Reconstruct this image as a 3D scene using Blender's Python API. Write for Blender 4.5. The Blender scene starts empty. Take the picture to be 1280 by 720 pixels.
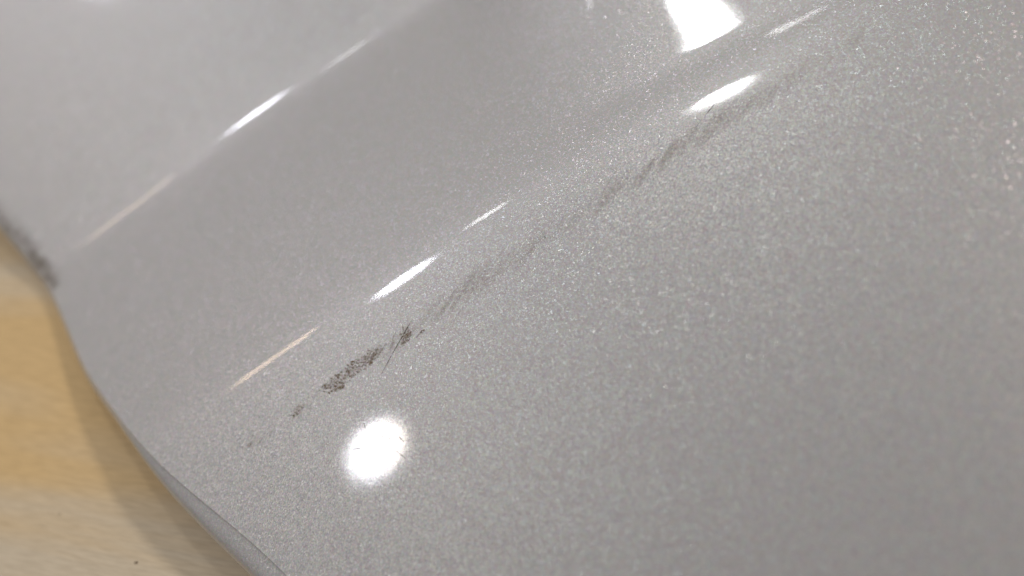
import bpy, math, random
import numpy as np
from mathutils import Matrix, Vector

random.seed(7)
rng = np.random.default_rng(7)
scene = bpy.context.scene

# ------------------------------------------------------------------ camera
cam_data = bpy.data.cameras.new('camera')
cam = bpy.data.objects.new('camera', cam_data)
scene.collection.objects.link(cam)
scene.camera = cam
TILT, YAW, ROLL, DIST = math.radians(38), math.radians(8), math.radians(38), 0.36
AIM = Vector((0, 0, 0.02))
fwd = Vector((-math.sin(YAW) * math.sin(TILT), math.cos(YAW) * math.sin(TILT), -math.cos(TILT)))
right = fwd.cross(Vector((0, 0, 1))).normalized()
up = right.cross(fwd)
r2 = right * math.cos(ROLL) - up * math.sin(ROLL)
u2 = up * math.cos(ROLL) + right * math.sin(ROLL)
rot = Matrix((r2, u2, -fwd)).transposed()
cam.matrix_world = Matrix.Translation(AIM - fwd * DIST) @ rot.to_4x4()
cam_data.lens = 43
cam_data.sensor_width = 36
cam_data.clip_start = 0.01
cam_data.clip_end = 100
cam_data.dof.use_dof = True
cam_data.dof.focus_distance = 0.345
cam_data.dof.aperture_fstop = 4.2

# ------------------------------------------------------------------ room light
world = bpy.data.worlds.new('World')
scene.world = world
world.use_nodes = True
wn, wl = world.node_tree.nodes, world.node_tree.links
bg = wn['Background']
wtc = wn.new('ShaderNodeTexCoord')
wsep = wn.new('ShaderNodeSeparateXYZ')
wl.new(wtc.outputs['Generated'], wsep.inputs[0])
wr = wn.new('ShaderNodeValToRGB')           # dim walls, paler ceiling
wr.color_ramp.elements[0].position = 0.0
wr.color_ramp.elements[0].color = (0.20, 0.19, 0.172, 1)
wr.color_ramp.elements[1].position = 0.95
wr.color_ramp.elements[1].color = (0.40, 0.395, 0.43, 1)
wl.new(wsep.outputs['Z'], wr.inputs[0])
wy = wn.new('ShaderNodeValToRGB')           # cool lit end of the room, dimmer warm end behind the viewer
wy.color_ramp.elements[0].position = 0.35
wy.color_ramp.elements[0].color = (0.36, 0.345, 0.33, 1)
wy.color_ramp.elements[1].position = 0.80
wy.color_ramp.elements[1].color = (1.04, 1.05, 1.06, 1)
wm = wn.new('ShaderNodeMath'); wm.operation = 'MULTIPLY_ADD'
wl.new(wsep.outputs['Y'], wm.inputs[0]); wm.inputs[1].default_value = 0.5; wm.inputs[2].default_value = 0.5
wl.new(wm.outputs[0], wy.inputs[0])
wx = wn.new('ShaderNodeMix'); wx.data_type = 'RGBA'; wx.blend_type = 'MULTIPLY'
wx.inputs['Factor'].default_value = 1.0
wl.new(wr.outputs[0], wx.inputs['A']); wl.new(wy.outputs[0], wx.inputs['B'])
wl.new(wx.outputs['Result'], bg.inputs[0])
bg.inputs[1].default_value = 1.35

def ceiling_lamp(loc, sx, sy, radiance, colour, shape='ELLIPSE'):
    d = bpy.data.lights.new('ceiling_lamp', 'AREA')
    d.shape = shape
    d.size, d.size_y = sx, sy
    area = sx * sy * (math.pi / 4 if shape == 'ELLIPSE' else 1)
    d.energy = radiance * math.pi * area
    d.color = colour
    o = bpy.data.objects.new('ceiling_lamp', d)
    o.location = loc
    scene.collection.objects.link(o)

WHITE = (0.985, 0.99, 1.0)
WARM = (1.0, 0.74, 0.52)
COOL = (0.88, 0.89, 1.0)
ceiling_lamp((-1.681, 2.425, 2.4), 0.44, 0.075, 19, WARM, 'RECTANGLE')
ceiling_lamp((-0.937, 2.040, 2.4), 0.255, 0.25, 38, COOL)
ceiling_lamp((-0.937, 2.040, 2.41), 0.34, 0.33, 6, COOL)          # its paler rim
ceiling_lamp((-0.514, 2.447, 2.4), 0.19, 0.09, 20, WHITE, 'RECTANGLE')
ceiling_lamp((0.603, 1.801, 2.4), 0.225, 0.26, 46, WHITE)
ceiling_lamp((0.603, 1.801, 2.41), 0.33, 0.36, 9, WHITE)
ceiling_lamp((1.342, 3.251, 2.4), 0.30, 0.085, 22, WHITE, 'RECTANGLE')
ceiling_lamp((-1.283, 0.998, 2.4), 0.20, 0.175, 27, WHITE)
ceiling_lamp((-1.283, 0.998, 2.42), 0.27, 0.24, 9, COOL)
ceiling_lamp((-1.240, 0.985, 2.41), 0.18, 0.16, 12, (1.0, 0.80, 0.55))
ceiling_lamp((2.9, 0.1, 2.4), 0.60, 0.60, 70, (1.0, 0.935, 0.88))  # added on the right: lights the panel, throws the edge shadow leftward
ceiling_lamp((-3.2, -0.8, 2.4), 0.50, 0.50, 22, COOL)  # added cool fill from the left for the lip and wood

vs = scene.view_settings
vs.view_transform = 'Standard'
vs.look = 'None'
vs.exposure = 0.14
vs.gamma = 1.0
vs.use_curve_mapping = False
scene.cycles.use_denoising = True
scene.cycles.transparent_max_bounces = 24

# ------------------------------------------------------------------ helpers
TABLE_Z = 0.0080

def nt(name):
    m = bpy.data.materials.new(name)
    m.use_nodes = True
    n, l = m.node_tree.nodes, m.node_tree.links
    return m, n, l, n['Principled BSDF']

def mesh_obj(name, verts, faces, mat, parent=None, smooth=True, alpha=None):
    me = bpy.data.meshes.new(name)
    me.from_pydata([tuple(map(float, v)) for v in verts], [], faces)
    me.validate()
    if smooth:
        me.polygons.foreach_set('use_smooth', [True] * len(me.polygons))
    if alpha is not None:
        a = me.attributes.new('cover', 'FLOAT', 'POINT')
        a.data.foreach_set('value', [float(x) for x in alpha])
    me.materials.append(mat)
    o = bpy.data.objects.new(name, me)
    scene.collection.objects.link(o)
    o.parent = parent
    return o

# ------------------------------------------------------------------ panel surface
def ramp(d, w):
    return w * np.logaddexp(0, d / w)

def smooth01(a, b, x):
    t = np.clip((x - a) / (b - a), 0, 1)
    return t * t * (3 - 2 * t)

def ridge_y(x): return -0.04586 * x + 0.01204       # raised ridge
def valley_y(x): return -0.01919 * x + 0.12306      # valley behind it
def fold_y(x): return -0.14264 * x + 0.0328        # faint fold behind the ridge

def height(x, y):
    d2, d1, d3 = y - ridge_y(x), y - valley_y(x), y - fold_y(x)
    z = 0.042 - 1.15 * 0.0256 * (np.sqrt(1 + ((x - 0.06) / 0.16) ** 2) - 1)
    z = z + 0.085 * d2 - 0.375 * ramp(-d2, 0.008) ** 2
    z = z - 0.225 * (0.7 * ramp(d2, 0.003) + 0.3 * ramp(d2, 0.012))
    f = smooth01(0.02, 0.085, x) * (1 - 0.35 * smooth01(0.095, 0.15, x))
    z = z + 0.222 * f * ramp(d3, 0.002)
    z = z + (0.388 - 0.222 * f) * (0.62 * ramp(d1, 0.0020) + 0.38 * ramp(d1, 0.012)) - 0.31 * ramp(d1, 0.008) ** 2
    z = z - 0.3 * x * ramp(d2, 0.01)
    floor = TABLE_Z + 0.0030
    return floor + ramp(z - floor, 0.0008)

EDGE_Y = [-0.30, -0.15, -0.0402, -0.0188, 0.0014, 0.0297, 0.0654, 0.0892, 0.1149, 0.1378, 0.155, 0.22, 0.45]
EDGE_X = [-0.020, -0.055, -0.1031, -0.1129, -0.1215, -0.1308, -0.1437, -0.1483, -0.1533, -0.1594, -0.1649, -0.185, -0.24]
_fy = np.linspace(-0.30, 0.45, 751)
_fx = np.interp(_fy, EDGE_Y, EDGE_X)
_k = np.exp(-0.5 * (np.arange(-30, 31) / 9.0) ** 2)
_k /= _k.sum()
_fx = np.convolve(np.pad(_fx, 30, mode='edge'), _k, mode='valid')

def edge_x(y): return np.interp(y, _fy, _fx)

# ------------------------------------------------------------------ materials
def paint_material():
    m, n, l, b = nt('pearl_paint')
    tc = n.new('ShaderNodeTexCoord')
    geo = n.new('ShaderNodeNewGeometry')
    def flakes(scale):
        v = n.new('ShaderNodeTexVoronoi')
        v.inputs['Scale'].default_value = scale
        l.new(tc.outputs['Object'], v.inputs['Vector'])
        s = n.new('ShaderNodeVectorMath'); s.operation = 'SUBTRACT'
        l.new(v.outputs['Color'], s.inputs[0]); s.inputs[1].default_value = (0.5, 0.5, 0.5)
        return v, s
    def tilt(amounts):
        cur = geo.outputs['Normal']
        for s, amount in amounts:
            k = n.new('ShaderNodeVectorMath'); k.operation = 'SCALE'
            l.new(s.outputs[0], k.inputs[0]); k.inputs['Scale'].default_value = amount
            a = n.new('ShaderNodeVectorMath'); a.operation = 'ADD'
            l.new(cur, a.inputs[0]); l.new(k.outputs[0], a.inputs[1])
            cur = a.outputs[0]
        nn = n.new('ShaderNodeVectorMath'); nn.operation = 'NORMALIZE'
        l.new(cur, nn.inputs[0])
        return nn.outputs[0]
    v1, s1 = flakes(3100)
    v2, s2 = flakes(1500)
    # body of the paint: pearl grey-white with a trace of hue per flake
    mix = n.new('ShaderNodeMix'); mix.data_type = 'RGBA'
    mix.inputs['Factor'].default_value = 0.10
    mix.inputs['A'].default_value = (0.438, 0.422, 0.391, 1)
    l.new(v1.outputs['Color'], mix.inputs['B'])
    l.new(mix.outputs['Result'], b.inputs['Base Color'])
    l.new(tilt([(s1, 0.17), (s2, 0.06)]), b.inputs['Normal'])
    b.inputs['Metallic'].default_value = 0.33
    b.inputs['Roughness'].default_value = 0.40
    # stray mica flakes that tilt further and flash
    g = n.new('ShaderNodeBsdfPrincipled')
    g.inputs['Metallic'].default_value = 1.0
    g.inputs['Roughness'].default_value = 0.28
    hue = n.new('ShaderNodeMix'); hue.data_type = 'RGBA'
    hue.inputs['Factor'].default_value = 0.09
    hue.inputs['A'].default_value = (0.75, 0.75, 0.75, 1)
    l.new(v1.outputs['Color'], hue.inputs['B'])
    l.new(hue.outputs['Result'], g.inputs['Base Color'])
    l.new(tilt([(s1, 0.40)]), g.inputs['Normal'])
    pick = n.new('ShaderNodeTexWhiteNoise'); pick.noise_dimensions = '3D'
    l.new(v1.outputs['Position'], pick.inputs['Vector'])
    th = n.new('ShaderNodeMath'); th.operation = 'GREATER_THAN'
    l.new(pick.outputs['Value'], th.inputs[0]); th.inputs[1].default_value = 0.74
    amt = n.new('ShaderNodeMath'); amt.operation = 'MULTIPLY'
    l.new(th.outputs[0], amt.inputs[0]); amt.inputs[1].default_value = 0.19
    mx = n.new('ShaderNodeMixShader')
    l.new(amt.outputs[0], mx.inputs[0]); l.new(b.outputs[0], mx.inputs[1]); l.new(g.outputs[0], mx.inputs[2])
    l.new(mx.outputs[0], n['Material Output'].inputs['Surface'])
    # clear coat with a little orange peel, over both
    no = n.new('ShaderNodeTexNoise')
    no.inputs['Scale'].default_value = 380
    no.inputs['Detail'].default_value = 2
    l.new(tc.outputs['Object'], no.inputs['Vector'])
    bu = n.new('ShaderNodeBump')
    bu.inputs['Strength'].default_value = 0.05
    bu.inputs['Distance'].default_value = 0.00007
    l.new(no.outputs['Fac'], bu.inputs['Height'])
    for p in (b, g):
        p.inputs['Coat Weight'].default_value = 1.0
        p.inputs['Coat Roughness'].default_value = 0.042
        p.inputs['Coat IOR'].default_value = 1.5
        l.new(bu.outputs[0], p.inputs['Coat Normal'])
    return m

def mark_material(name, colour, rough, strength, noise_scale, lo, hi):
    m, n, l, b = nt(name)
    b.inputs['Base Color'].default_value = (*colour, 1)
    b.inputs['Roughness'].default_value = rough
    b.inputs['Specular IOR Level'].default_value = 0.12
    at = n.new('ShaderNodeAttribute'); at.attribute_name = 'cover'
    tc = n.new('ShaderNodeTexCoord')
    no = n.new('ShaderNodeTexNoise')
    no.inputs['Scale'].default_value = noise_scale
    no.inputs['Detail'].default_value = 4
    l.new(tc.outputs['Object'], no.inputs['Vector'])
    mr = n.new('ShaderNodeMapRange')
    mr.inputs['From Min'].default_value = lo
    mr.inputs['From Max'].default_value = hi
    l.new(no.outputs['Fac'], mr.inputs['Value'])
    mu = n.new('ShaderNodeMath'); mu.operation = 'MULTIPLY'
    l.new(at.outputs['Fac'], mu.inputs[0]); l.new(mr.outputs[0], mu.inputs[1])
    mu2 = n.new('ShaderNodeMath'); mu2.operation = 'MULTIPLY'; mu2.use_clamp = True
    l.new(mu.outputs[0], mu2.inputs[0]); mu2.inputs[1].default_value = strength
    tr = n.new('ShaderNodeBsdfTransparent')
    mx = n.new('ShaderNodeMixShader')
    l.new(mu2.outputs[0], mx.inputs[0]); l.new(tr.outputs[0], mx.inputs[1]); l.new(b.outputs[0], mx.inputs[2])
    l.new(mx.outputs[0], n['Material Output'].inputs['Surface'])
    return m

def wood_material():
    m, n, l, b = nt('pale_plywood')
    tc = n.new('ShaderNodeTexCoord')
    mp = n.new('ShaderNodeMapping')
    mp.inputs['Scale'].default_value = (1.0, 9.0, 1.0)
    mr = n.new('ShaderNodeMapping')
    mr.inputs['Location'].default_value = (0.0, 0.4, 0)
    mr.inputs['Rotation'].default_value = (0, 0, math.radians(40))
    l.new(tc.outputs['Object'], mr.inputs['Vector'])
    l.new(mr.outputs[0], mp.inputs['Vector'])
    g = n.new('ShaderNodeTexNoise')              # growth bands
    g.inputs['Scale'].default_value = 2.6; g.inputs['Detail'].default_value = 3; g.inputs['Distortion'].default_value = 0.6
    l.new(mp.outputs[0], g.inputs['Vector'])
    r = n.new('ShaderNodeValToRGB')
    r.color_ramp.elements[0].position = 0.38; r.color_ramp.elements[0].color = (0.70, 0.485, 0.22, 1)
    r.color_ramp.elements[1].position = 0.62; r.color_ramp.elements[1].color = (0.64, 0.535, 0.375, 1)
    l.new(g.outputs['Fac'], r.inputs[0])
    f = n.new('ShaderNodeTexNoise')              # fine fibres
    f.inputs['Scale'].default_value = 110; f.inputs['Detail'].default_value = 5
    l.new(mp.outputs[0], f.inputs['Vector'])
    fr = n.new('ShaderNodeValToRGB')
    fr.color_ramp.elements[0].position = 0.3; fr.color_ramp.elements[0].color = (0.88, 0.865, 0.84, 1)
    fr.color_ramp.elements[1].position = 0.65; fr.color_ramp.elements[1].color = (1.05, 1.05, 1.05, 1)
    l.new(f.outputs['Fac'], fr.inputs[0])
    mx = n.new('ShaderNodeMix'); mx.data_type = 'RGBA'; mx.blend_type = 'MULTIPLY'
    mx.inputs['Factor'].default_value = 1
    l.new(r.outputs[0], mx.inputs['A']); l.new(fr.outputs[0], mx.inputs['B'])
    l.new(mx.outputs['Result'], b.inputs['Base Color'])
    b.inputs['Roughness'].default_value = 0.74
    bu = n.new('ShaderNodeBump')
    bu.inputs['Strength'].default_value = 0.25; bu.inputs['Distance'].default_value = 0.0006
    l.new(f.outputs['Fac'], bu.inputs['Height']); l.new(bu.outputs[0], b.inputs['Normal'])
    return m

PAINT = paint_material()
WOOD = wood_material()
RUB = mark_material('rubbed_brown_film', (0.26, 0.190, 0.125), 0.6, 0.26, 900, 0.15, 0.65)
GRIME = mark_material('brown_grime', (0.20, 0.138, 0.070), 0.8, 0.9, 1600, 0.24, 0.64)
SCRATCH = mark_material('dark_scratch', (0.10, 0.08, 0.06), 0.8, 0.7, 700, 0.2, 0.6)
SMUDGE = mark_material('grey_brown_grime', (0.20, 0.155, 0.10), 0.85, 0.9, 60, -0.9, 0.9)
PORE = nt('dark_wood_pore')[0]
PORE.node_tree.nodes['Principled BSDF'].inputs['Base Color'].default_value = (0.10, 0.06, 0.03, 1)
PORE.node_tree.nodes['Principled BSDF'].inputs['Roughness'].default_value = 0.9

# ------------------------------------------------------------------ tabletop
def box(x0, x1, y0, y1, z0, z1, b):
    v = []
    for z, o in ((z0, 0), (z1 - b, 0), (z1, b)):
        v += [(x0 + o, y0 + o, z), (x1 - o, y0 + o, z), (x1 - o, y1 - o, z), (x0 + o, y1 - o, z)]
    f = [(3, 2, 1, 0), (8, 9, 10, 11)]
    for k in (0, 4):
        for i in range(4):
            j = (i + 1) % 4
            f.append((k + i, k + j, k + 4 + j, k + 4 + i))
    return v, f
v, f = box(-0.75, 0.75, -0.55, 0.95, TABLE_Z - 0.018, TABLE_Z, 0.0012)
table = mesh_obj('wooden_tabletop', v, f, WOOD, smooth=False)
table['kind'] = 'structure'
table['label'] = 'pale plywood tabletop under the painted panel'

def speck(x, y, s, ang):
    vs_, fs_ = [(0, 0, s * 0.25)], []
    N = 9
    for i in range(N):
        a = 2 * math.pi * i / N
        r = s * random.uniform(0.7, 1.15)
        vs_.append((r * math.cos(a) * 1.6, r * math.sin(a) * 0.75, 0))
    for i in range(N):
        fs_.append((0, 1 + i, 1 + (i + 1) % N))
    o = mesh_obj('wood_pore', vs_, fs_, PORE, table)
    o.location = (x, y, TABLE_Z + 0.0001)
    o.rotation_euler.z = ang
for x, y, s in ((-0.1448, -0.0050, 0.00055), (-0.1240, -0.0300, 0.0004), (-0.168, 0.028, 0.0003)):
    speck(x, y, s, random.uniform(-0.6, -0.2))

# ------------------------------------------------------------------ panel
panel = bpy.data.objects.new('car_body_panel', None)
panel.empty_display_size = 0.05
scene.collection.objects.link(panel)
panel['label'] = 'pearl grey-white painted car body panel with scuffed ridge lying on plywood'
panel['category'] = 'car panel'

rows = []
y = -0.25
while y < 0.40:
    rows.append(y)
    fine = -0.008 < y < 0.075 or 0.108 < y < 0.140
    y += 0.0007 if fine else 0.0028
rows = np.array(rows)
def lip_w(y): return 0.0026 + 0.0058 * (1 - smooth01(-0.04, 0.04, y))
X_RIGHT = 0.33
s = np.linspace(0, 1, 190)
top = []
for yy in rows:
    x0 = edge_x(yy) + lip_w(yy)
    xs = x0 + (X_RIGHT - x0) * s
    zs = height(xs, np.full_like(xs, yy))
    top.append(np.stack([xs, np.full_like(xs, yy), zs], -1))
top = np.array(top)
nr, nc = top.shape[:2]
verts = top.reshape(-1, 3).tolist()
faces = []
for i in range(nr - 1):
    for j in range(nc - 1):
        a = i * nc + j
        faces.append((a, a + 1, a + nc + 1, a + nc))
# underside, 2.5 mm below, joined round the three edges that carry no lip
off = len(verts)
verts += (top - np.array([0, 0, 0.0025])).reshape(-1, 3).tolist()
for i in range(nr - 1):
    for j in range(nc - 1):
        a = off + i * nc + j
        faces.append((a, a + nc, a + nc + 1, a + 1))
for j in range(nc - 1):
    faces.append((j, off + j, off + j + 1, j + 1))
    a = (nr - 1) * nc + j
    faces.append((a, a + 1, off + a + 1, off + a))
for i in range(nr - 1):
    a = i * nc + nc - 1
    faces.append((a, off + a, off + a + nc, a + nc))
skin = mesh_obj('painted_skin', verts, faces, PAINT, panel)

# rolled lip along the cut edge: (inset from the outer edge, drop below the skin)
prof = [(1.0, 0.0), (0.96, -0.00022), (0.9, -0.00036), (0.75, -0.00062), (0.6, -0.0009), (0.45, -0.0012), (0.3, -0.0017), (0.18, -0.0023),
        (0.09, -0.0030), (0.03, -0.0038), (0.0, -0.0046), (0.03, -0.0052), (0.12, -0.0060), (0.22, -0.0095), (0.45, -0.0095), (0.60, -0.0045), (1.0, -0.0025)]  # includes a hidden inner return, added to darken the gap above the wood
lrows = np.linspace(-0.25, rows[-1], 420)
lv, lf = [], []
for i, yy in enumerate(lrows):
    w = float(lip_w(yy))
    bx = float(edge_x(yy)) + w
    bz = float(height(np.array(bx), np.array(yy)))
    for o, dz in prof:
        lv.append((bx - w * (1 - o), yy, max(bz + dz, TABLE_Z + 0.0002)))
P = len(prof)
for i in range(len(lrows) - 1):
    for j in range(P - 1):
        a = i * P + j
        lf.append((a, a + P, a + P + 1, a + 1)[::-1])
lip = mesh_obj('rolled_edge_lip', lv, lf, PAINT, panel)

# ------------------------------------------------------------------ marks on the paint: slivers lying on the skin
class Marks:
    """strokes gathered into one thin film of real faces lying on the skin"""
    def __init__(self):
        self.s = []
    def stroke(self, x, y, ang, length, width, alpha, bend=0.0, n=0, taper=True):
        self.s.append((x, y, ang, length, width, alpha, bend, taper))
    def build(self, name, mat, cell=0.0002, lift=0.00005):
        S = self.s
        pad = 0.002
        x0 = min(t[0] - t[3] / 2 for t in S) - pad; x1 = max(t[0] + t[3] / 2 for t in S) + pad
        y0 = min(t[1] - t[3] / 2 for t in S) - pad; y1 = max(t[1] + t[3] / 2 for t in S) + pad
        gx = np.arange(x0, x1, cell); gy = np.arange(y0, y1, cell)
        keep = np.ones((len(gy), len(gx)))
        for x, y, ang, ln, wd, al, bend, taper in S:
            r = ln / 2 + wd + 2 * cell
            i0, i1 = np.searchsorted(gx, (x - r, x + r)); j0, j1 = np.searchsorted(gy, (y - r, y + r))
            X, Y = np.meshgrid(gx[i0:i1] - x, gy[j0:j1] - y)
            u = X * math.cos(ang) + Y * math.sin(ang); w = -X * math.sin(ang) + Y * math.cos(ang)
            t = np.clip(u / ln + 0.5, 0, 1)
            w = w - bend * (t - 0.5) ** 2 * ln
            half = wd / 2 * ((0.35 + 0.65 * np.sin(np.pi * np.clip(t, .02, .98))) if taper else 1.0)
            k = 3.0 if taper else 6.0
            fade = np.clip(np.minimum(k * (u / ln + 0.5), k * (0.5 - u / ln)), 0, 1)
            a = al * fade * np.clip(1 - (np.abs(w) / (half + cell * 0.5)) ** 2, 0, 1)
            keep[j0:j1, i0:i1] *= 1 - np.clip(a, 0, 1)
        cov = 1 - keep
        mask = cov > 0.012
        q = mask[:-1, :-1] | mask[1:, :-1] | mask[:-1, 1:] | mask[1:, 1:]
        X, Y = np.meshgrid(gx, gy)
        Z = height(X, Y) + lift
        idx = -np.ones(cov.shape, int)
        jj, ii = np.nonzero(q)
        used = np.zeros(cov.shape, bool)
        for dj in (0, 1):
            for di in (0, 1):
                used[jj + dj, ii + di] = True
        idx[used] = np.arange(used.sum())
        v = np.stack([X[used], Y[used], Z[used]], -1)
        f = np.stack([idx[jj, ii], idx[jj, ii + 1], idx[jj + 1, ii + 1], idx[jj + 1, ii]], -1).tolist()
        return mesh_obj(name, v, f, mat, panel, alpha=cov[used])

def band_y(x):                   # the line the scuff follows on the front of the ridge
    return float(np.interp(x, [-0.09, -0.05, -0.02, 0.02, 0.05, 0.105], [-0.0062, -0.0055, -0.0065, -0.0058, -0.0050, -0.0040]))

# pale brown rub marks, strokes leaning across the band
rub = Marks()
LEAN = math.radians(28)
x = -0.036
while x < 0.118:
    w = float(np.interp(x, [-0.036, -0.025, -0.016, 0.000, 0.018, 0.026, 0.036, 0.050, 0.072, 0.090, 0.118], [.35, .7, 1, .95, .6, .5, .85, 1, 1, .65, .15]))
    yb = -0.0056 + 0.010 * x
    rub.stroke(x + random.gauss(0, .0006), yb + random.gauss(0, .0007), LEAN + random.gauss(0, .035),
               random.uniform(.011, .018), random.uniform(.0016, .0042), w * random.uniform(.2, 1.0), random.uniform(-.08, .08))
    for k in range(2):
        rub.stroke(x + random.gauss(0, .0012), yb + random.gauss(0, .0014), LEAN + random.gauss(0, .035),
                   random.uniform(.006, .014), random.uniform(.0005, .0010), w * random.uniform(.3, .8))
    x += random.uniform(.0024, .0052)
rub_o = rub.build('rub_mark', RUB, 0.00025, 0.00004)
rub_o['label'] = 'faint brown rub mark in leaning streaks along the ridge'

# dark brown grime, short ribs stacked in leaning columns
grime = Marks()
def ribs(x, y, n, pitch, length, alpha, ang=math.radians(28)):
    c, s_ = math.cos(ang), math.sin(ang)
    for k in range(n):
        t = (k - (n - 1) / 2) * pitch
        if random.random() < .12:
            continue
        grime.stroke(x + t * c + random.gauss(0, .00016), y + t * s_ + random.gauss(0, .00016), math.radians(-40) + random.gauss(0, .22),
                     length * random.uniform(.55, 1.25), random.uniform(.0004, .0007), alpha * random.uniform(.5, 1.15), random.uniform(-.5, .5), n=6)
def blot(x, y, r, n, alpha):
    for k in range(n):
        grime.stroke(x + random.gauss(0, r), y + random.gauss(0, r * .6), random.uniform(-.8, .9), random.uniform(.0006, .002),
                     random.uniform(.0003, .0007), alpha * random.uniform(.4, 1), random.uniform(-.5, .5), n=5)
blot(-0.0886, -0.0058, .0010, 12, .55)
blot(-0.0829, -0.0066, .0011, 9, .4)
blot(-0.0715, -0.0064, .0010, 22, .55)
ribs(-0.0700, -0.0050, 7, .0009, .0016, .45)
ribs(-0.0672, -0.0048, 6, .0008, .0014, .45)
blot(-0.0640, -0.0045, .0012, 8, .25)
blot(-0.0592, -0.0046, .0010, 18, .8)
for x, y, n, a in [(-0.0585, -0.0050, 8, .8), (-0.0570, -0.0054, 10, .9), (-0.0552, -0.0054, 12, 1.0), (-0.0536, -0.0058, 13, .95),
                   (-0.0520, -0.0056, 12, .9), (-0.0503, -0.0058, 9, .6), (-0.0486, -0.0057, 11, .7), (-0.0470, -0.0058, 11, .75),
                   (-0.0453, -0.0056, 10, .6), (-0.0437, -0.0060, 9, .7), (-0.0420, -0.0060, 8, .6), (-0.0400, -0.0060, 6, .4)]:
    ribs(x, y, n, .00085, .0019, a)
blot(-0.0572, -0.0075, .0006, 12, .95)
blot(-0.0553, -0.0083, .0006, 14, 1.0)
blot(-0.0428, -0.0056, .0005, 14, 1.0)
blot(-0.0440, -0.0072, .0005, 10, .9)
for k in range(14):
    grime.stroke(-0.040 + random.gauss(0, .004), -0.0056 + random.gauss(0, .0012), LEAN + random.gauss(0, .1), random.uniform(.003, .007), random.uniform(.0003, .0010), random.uniform(.1, .3))
for k in range(16):
    grime.stroke(-0.0318 + random.gauss(0, .0011), -0.0062 + random.gauss(0, .0011), random.choice([LEAN, 1.2, -.4]) + random.gauss(0, .2),
                 random.uniform(.0012, .0038), random.uniform(.0003, .0007), random.uniform(.35, .8))
blot(-0.0318, -0.0082, .0005, 10, .9)
blot(-0.0268, -0.0088, .0004, 6, .9)
for cx, cy, r, n, a in [(-0.0555, -0.0062, .0020, 16, .30), (-0.0520, -0.0056, .0018, 12, .22), (-0.0465, -0.0057, .0026, 16, .18), (-0.0425, -0.0060, .0012, 9, .25),
                        (-0.0705, -0.0058, .0016, 12, .28), (-0.0318, -0.0064, .0013, 10, .28), (-0.0860, -0.0062, .0022, 8, .12), (-0.0380, -0.0056, .003, 10, .12)]:
    for k in range(n):                      # thin brown stain under and around the ribs
        grime.stroke(cx + random.gauss(0, r), cy + random.gauss(0, r * .45), LEAN + random.gauss(0, .35), random.uniform(.0018, .0050),
                     random.uniform(.0008, .0022), a * random.uniform(.1, .5), random.uniform(-.3, .3))
grime_o = grime.build('grime_scuff', GRIME, 0.00016, 0.00007)
grime_o['label'] = 'dark brown ribbed grime scuff on the ridge'

# hairline scratches, each its own mesh: plan end points, width, strength
for (xa, ya), (xb, yb), w, al in [
        ((-0.0275, -0.0031), (-0.0433, -0.0127), .00032, .85),
        ((-0.0289, -0.0092), (-0.0266, -0.0085), .00032, .8),
        ((0.0807, 0.0035), (0.0716, -0.0004), .00032, .9),
        ((0.0716, -0.0004), (0.0660, -0.0030), .00024, .45),
        ((-0.0513, -0.0274), (-0.0473, -0.0320), .00036, .9),
        ((-0.0483, -0.0342), (-0.0462, -0.0392), .00030, .9),
        ((-0.0596, -0.0269), (-0.0566, -0.0284), .00036, .9),
        ((-0.0455, -0.0319), (-0.0448, -0.0345), .00036, .9),
        ((-0.0532, -0.0221), (-0.0536, -0.0242), .00036, .9),
        ((0.0169, -0.0051), (0.0168, -0.0063), .00045, .8)]:
    mk = Marks()
    mk.stroke((xa + xb) / 2, (ya + yb) / 2, math.atan2(yb - ya, xb - xa), math.hypot(xb - xa, yb - ya), w, al, .03, n=12, taper=False)
    mk.build('scratch', SCRATCH, 0.0001, 0.0001)

# grime caught where the valley meets the cut edge
sm = Marks()
for k in range(260):
    t = random.random()
    yy = 0.116 + 0.058 * t
    d = abs(random.gauss(0, .0032)) + .0003
    if d > .013:
        continue
    xx = float(edge_x(yy) + lip_w(yy)) + d
    fade = math.exp(-(d / .006) ** 2) * (0.35 + 0.65 * math.exp(-((yy - .135) / .022) ** 2))
    sm.stroke(xx, yy, random.uniform(0.8, 2.6), random.uniform(.002, .007), random.uniform(.0020, .0050), .16 * fade, random.uniform(-.5, .5), n=6)
sm_o = sm.build('edge_grime', SMUDGE, 0.0004, 0.00005)
sm_o['label'] = 'grey-brown grime along the cut edge at the valley'
